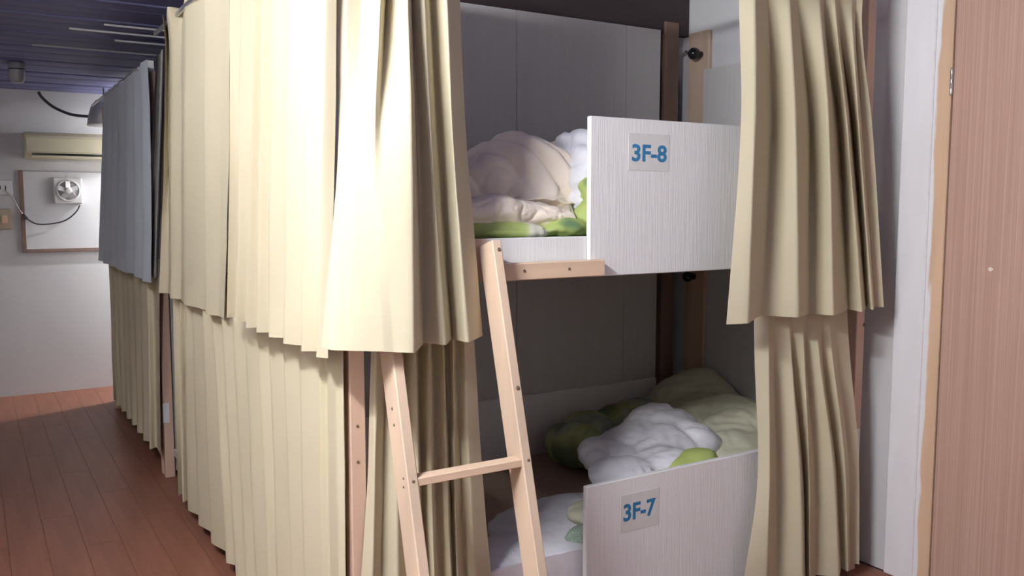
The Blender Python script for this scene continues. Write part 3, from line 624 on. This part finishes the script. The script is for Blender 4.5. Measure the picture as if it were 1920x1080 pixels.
soft('quilt', 'beige quilt corner turned over at the end of the 3F-7 board', 'quilt',
     [(B_(1092, 1006, 0.17), (0.075, 0.05, 0.014), (R_(12), R_(-14), R_(-12))), (B_(1106, 1020, 0.17), (0.07, 0.06, 0.022), (0, R_(-8), 0)), (Vector((1.0, 0.2, 0.41)), (0.12, 0.10, 0.04), (0, 0, 0))], M['sage_quilt'], 0.0075, 1, 0.004, 9, 0.375, 10)
soft('pillow', 'green speckled pillow corner at the foot of the 3F-7 board end', 'pillow',
     [(B_(1088, 1078, 0.075), (0.055, 0.045, 0.045), (0, R_(-35), 0)), (Vector((0.90, 0.09, 0.37)), (0.12, 0.06, 0.06), (0, 0, 0))], M['print_check'], 0.0075, 1, 0.004, 9, 0.33, 11)

# ------------------------------------------------------------ far wall fittings
Fw = lambda px, py, dy=0.0: at(px, py, 1, YF - dy)
a, b = Fw(44, 246, 0.18), Fw(196, 300, 0.18); xr = a.x + 0.80
ac = thing('air_conditioner', 'aged cream split air conditioner high on the far wall', 'air conditioner', ((a.x + xr) / 2, YF, b.z))
prism('housing', [(YF, b.z), (YF, a.z), (YF - 0.15, a.z), (YF - 0.18, a.z - 0.03), (YF - 0.18, b.z + 0.045), (YF - 0.14, b.z)], 0, a.x, xr, M['ac_plastic'], ac, 0.006)
box('front_panel', (a.x + 0.012, YF - 0.188, b.z + 0.05), (xr - 0.012, YF - 0.1802, a.z - 0.042), M['ac_plastic'], ac, 0.003)
box('air_slot', (a.x + 0.05, YF - 0.184, b.z + 0.026), (xr - 0.03, YF - 0.172, b.z + 0.040), M['black'], ac, 0.001)
box('louvre', (a.x + 0.045, YF - 0.186, b.z + 0.008), (xr - 0.03, YF - 0.165, b.z + 0.022), M['ac_plastic'], ac, 0.002)
a, b = Fw(35, 319), Fw(185, 470)
wb = thing('framed_board', 'white board in a thin brown frame on the far wall under the air conditioner', 'board', ((a.x + 0.15), YF, b.z))
xr = b.x + 0.42
box('board_face', (a.x + 0.012, YF - 0.016, b.z + 0.012), (xr - 0.01, YF - 0.0005, a.z - 0.005), M['board'], wb, 0.0)
box('frame_side', (a.x - 0.004, YF - 0.026, b.z), (a.x + 0.026, YF - 0.0005, a.z), M['brown_frame'], wb, 0.002)
box('frame_side', (xr - 0.026, YF - 0.026, b.z), (xr, YF - 0.0005, a.z), M['brown_frame'], wb, 0.002)
box('frame_bottom', (a.x + 0.0262, YF - 0.026, b.z), (xr - 0.0262, YF - 0.0005, b.z + 0.026), M['brown_frame'], wb, 0.002)
box('frame_top', (a.x + 0.0262, YF - 0.022, a.z - 0.010), (xr - 0.0262, YF - 0.0005, a.z), M['grey_plastic'], wb, 0.002)
# exhaust fan
a, b = Fw(99, 332, 0.07), Fw(156, 382, 0.07); c = (a + b) / 2; hw = (b.x - a.x) / 2; hh = (a.z - b.z) / 2
fan = thing('exhaust_fan', 'small square white exhaust fan mounted on the framed board', 'fan', (c.x, YF - 0.016, c.z))
box('housing', (c.x - hw, YF - 0.070, c.z - hh), (c.x + hw, YF - 0.0162, c.z + hh), M['plastic'], fan, 0.010, 2)
r = hw * 0.78
lathe('duct', [(r, 0), (r, 0.004)], M['grey_plastic'], fan, (c.x, YF - 0.0705, c.z), (0, -1, 0), 28)
bm = bmesh.new()
for i in range(32):
    for j in range(8):
        A0, B0 = 2 * math.pi * i / 32, 2 * math.pi * j / 8; rr_ = r + 0.007 * math.cos(B0); bm.verts.new((rr_ * math.cos(A0), 0.007 * math.sin(B0), rr_ * math.sin(A0)))
bm.verts.ensure_lookup_table()
for i in range(32):
    for j in range(8): bm.faces.new([bm.verts[(i % 32) * 8 + j], bm.verts[((i + 1) % 32) * 8 + j], bm.verts[((i + 1) % 32) * 8 + (j + 1) % 8], bm.verts[(i % 32) * 8 + (j + 1) % 8]])
bmesh.ops.recalc_face_normals(bm, faces=bm.faces)
link('ring', bm_mesh(bm, 'ring', True), M['plastic'], fan, (c.x, YF - 0.075, c.z))
for i in range(5):
    th = 2 * math.pi * i / 5 + 0.3
    p0 = Vector((c.x + 0.02 * math.cos(th), YF - 0.080, c.z + 0.02 * math.sin(th))); p1 = Vector((c.x + r * 0.9 * math.cos(th), YF - 0.080, c.z + r * 0.9 * math.sin(th)))
    beam('blade', p0, p1, 0.042, 0.003, M['plastic'], fan, (math.sin(th), 0.45, -math.cos(th)), 0.0008)
lathe('hub', [(0.026, 0), (0.026, 0.016), (0.018, 0.022)], M['plastic'], fan, (c.x, YF - 0.0746, c.z), (0, -1, 0), 18)
# cords and boxes on the far wall
pts = [Fw(150, 384, 0.05), Fw(143, 397, 0.045), Fw(125, 412, 0.045), Fw(100, 419, 0.045), Fw(70, 420, 0.045), Fw(50, 410, 0.045)]
cd = thing('fan_cord', 'dark drooping power cord hanging below the exhaust fan', 'cord', pts[3]); tube('cord', pts, 0.0055, M['cable'], cd)
beam('plug', Fw(51, 411, 0.045), Fw(43, 402, 0.045), 0.022, 0.022, M['black'], cd, (0, 1, 0), 0.004)
pts = [Fw(42, 401, 0.045), Fw(33, 388, 0.045), Fw(24, 372, 0.04), Fw(10, 356, 0.04)]
o = tube('pale_cord', pts, 0.0050, M['pale_cable']); tag(o, 'pale cord running from the wall socket to the dark plug', 'cord')
def wallbox(name, label, cat, p0, p1, d, mat, detail):
    a, b = Fw(*p0), Fw(*p1); t = thing(name, label, cat, ((a.x + b.x) / 2, YF, b.z))
    box('cover', (a.x, YF - d, b.z), (b.x, YF - 0.0005, a.z), mat, t, 0.006, 2); detail(t, a, b, d)
wallbox('wall_socket', 'white wall socket box at the left edge of the far wall', 'socket', (-14, 338), (24, 366), 0.035, M['plastic'],
        lambda t, a, b, d: [box('slot', (x, YF - d - 0.002, (a.z + b.z) / 2 - 0.015), (x + 0.006, YF - d - 0.0002, (a.z + b.z) / 2 + 0.015), M['black'], t, 0.0) for x in ((a.x + b.x) / 2 - 0.02, (a.x + b.x) / 2 + 0.015)])
wallbox('wall_switch', 'tan switch box below the white socket on the far wall', 'switch', (-6, 392), (22, 430), 0.03, M['tan'],
        lambda t, a, b, d: box('rocker', ((a.x + b.x) / 2 - 0.018, YF - d - 0.006, (a.z + b.z) / 2 - 0.03), ((a.x + b.x) / 2 + 0.018, YF - d - 0.0002, (a.z + b.z) / 2 + 0.03), M['jamb'], t, 0.002))
# hanging lamp shade half hidden by the grey curtain, with its cable
p = at(188, 213, 1, 5.25)
hl = thing('hanging_lamp', 'pale bell shaped lamp shade peeping out behind the top of the grey curtain', 'lamp', p)
lathe('lamp_shade', [(0.022, 0.11), (0.06, 0.10), (0.095, 0.05), (0.118, -0.03), (0.125, -0.085), (0.119, -0.085), (0.112, -0.03), (0.09, 0.045), (0.02, 0.09)], M['grey_plastic'], hl, p + Vector((0.03, 0, 0)), (0, 0, 1), 24)
lathe('rim', [(0.126, -0.006), (0.13, 0), (0.126, 0.006)], M['plastic'], hl, p + Vector((0.03, 0, -0.088)), (0, 0, 1), 24)
box('hanger', p + Vector((0.025, -0.005, 0.11)), (p.x + 0.035, p.y + 0.005, ceil_z(p.y) - 0.002), M['cable'], hl, 0.001)
pts = [at(72, 172, 1, 5.55), at(78, 182, 1, 5.55), at(95, 197, 1, 5.54), at(115, 208, 1, 5.52), at(140, 216, 1, 5.45), at(178, 219, 1, 5.34)]
o = tube('hanging_cable', pts, 0.011, M['cable']); tag(o, 'thick dark cable sagging from the ceiling to the pale lamp shade', 'cable')
# grey fitting under the ceiling
p = at(31, 125, 1, 4.5); zc = ceil_z(4.5)
cf = thing('ceiling_fitting', 'dull grey cylindrical fitting under the ceiling at the far left', 'fitting', (p.x, 4.5, p.z))
zb = at(31, 155, 1, 4.5).z
lathe('body', [(0.035, zb - p.z), (0.045, zb - p.z + 0.02), (0.048, zb - p.z + 0.09), (0.048, zc - p.z - 0.002)], M['grey_plastic'], cf, (p.x, 4.5, p.z), (0, 0, 1), 20)
lathe('band', [(0.0485, -0.004), (0.050, 0), (0.0485, 0.004)], M['cable'], cf, (p.x, 4.5, at(31, 130, 1, 4.5).z), (0, 0, 1), 20)
# thin pale strips standing in for light glints on the ceiling boards
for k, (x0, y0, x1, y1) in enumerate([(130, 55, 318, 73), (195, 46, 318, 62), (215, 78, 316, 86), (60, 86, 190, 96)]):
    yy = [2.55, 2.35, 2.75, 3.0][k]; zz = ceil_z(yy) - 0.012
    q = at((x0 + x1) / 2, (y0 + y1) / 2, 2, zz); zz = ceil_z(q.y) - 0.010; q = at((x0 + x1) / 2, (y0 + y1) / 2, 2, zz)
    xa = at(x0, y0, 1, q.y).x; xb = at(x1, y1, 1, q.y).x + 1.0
    box('ceiling_glint_strip', (xa, q.y - 0.004, zz), (xb, q.y + 0.004, zz + 0.010), M['grey_plastic'] if k == 3 else M['plastic'], ceil, 0.001)
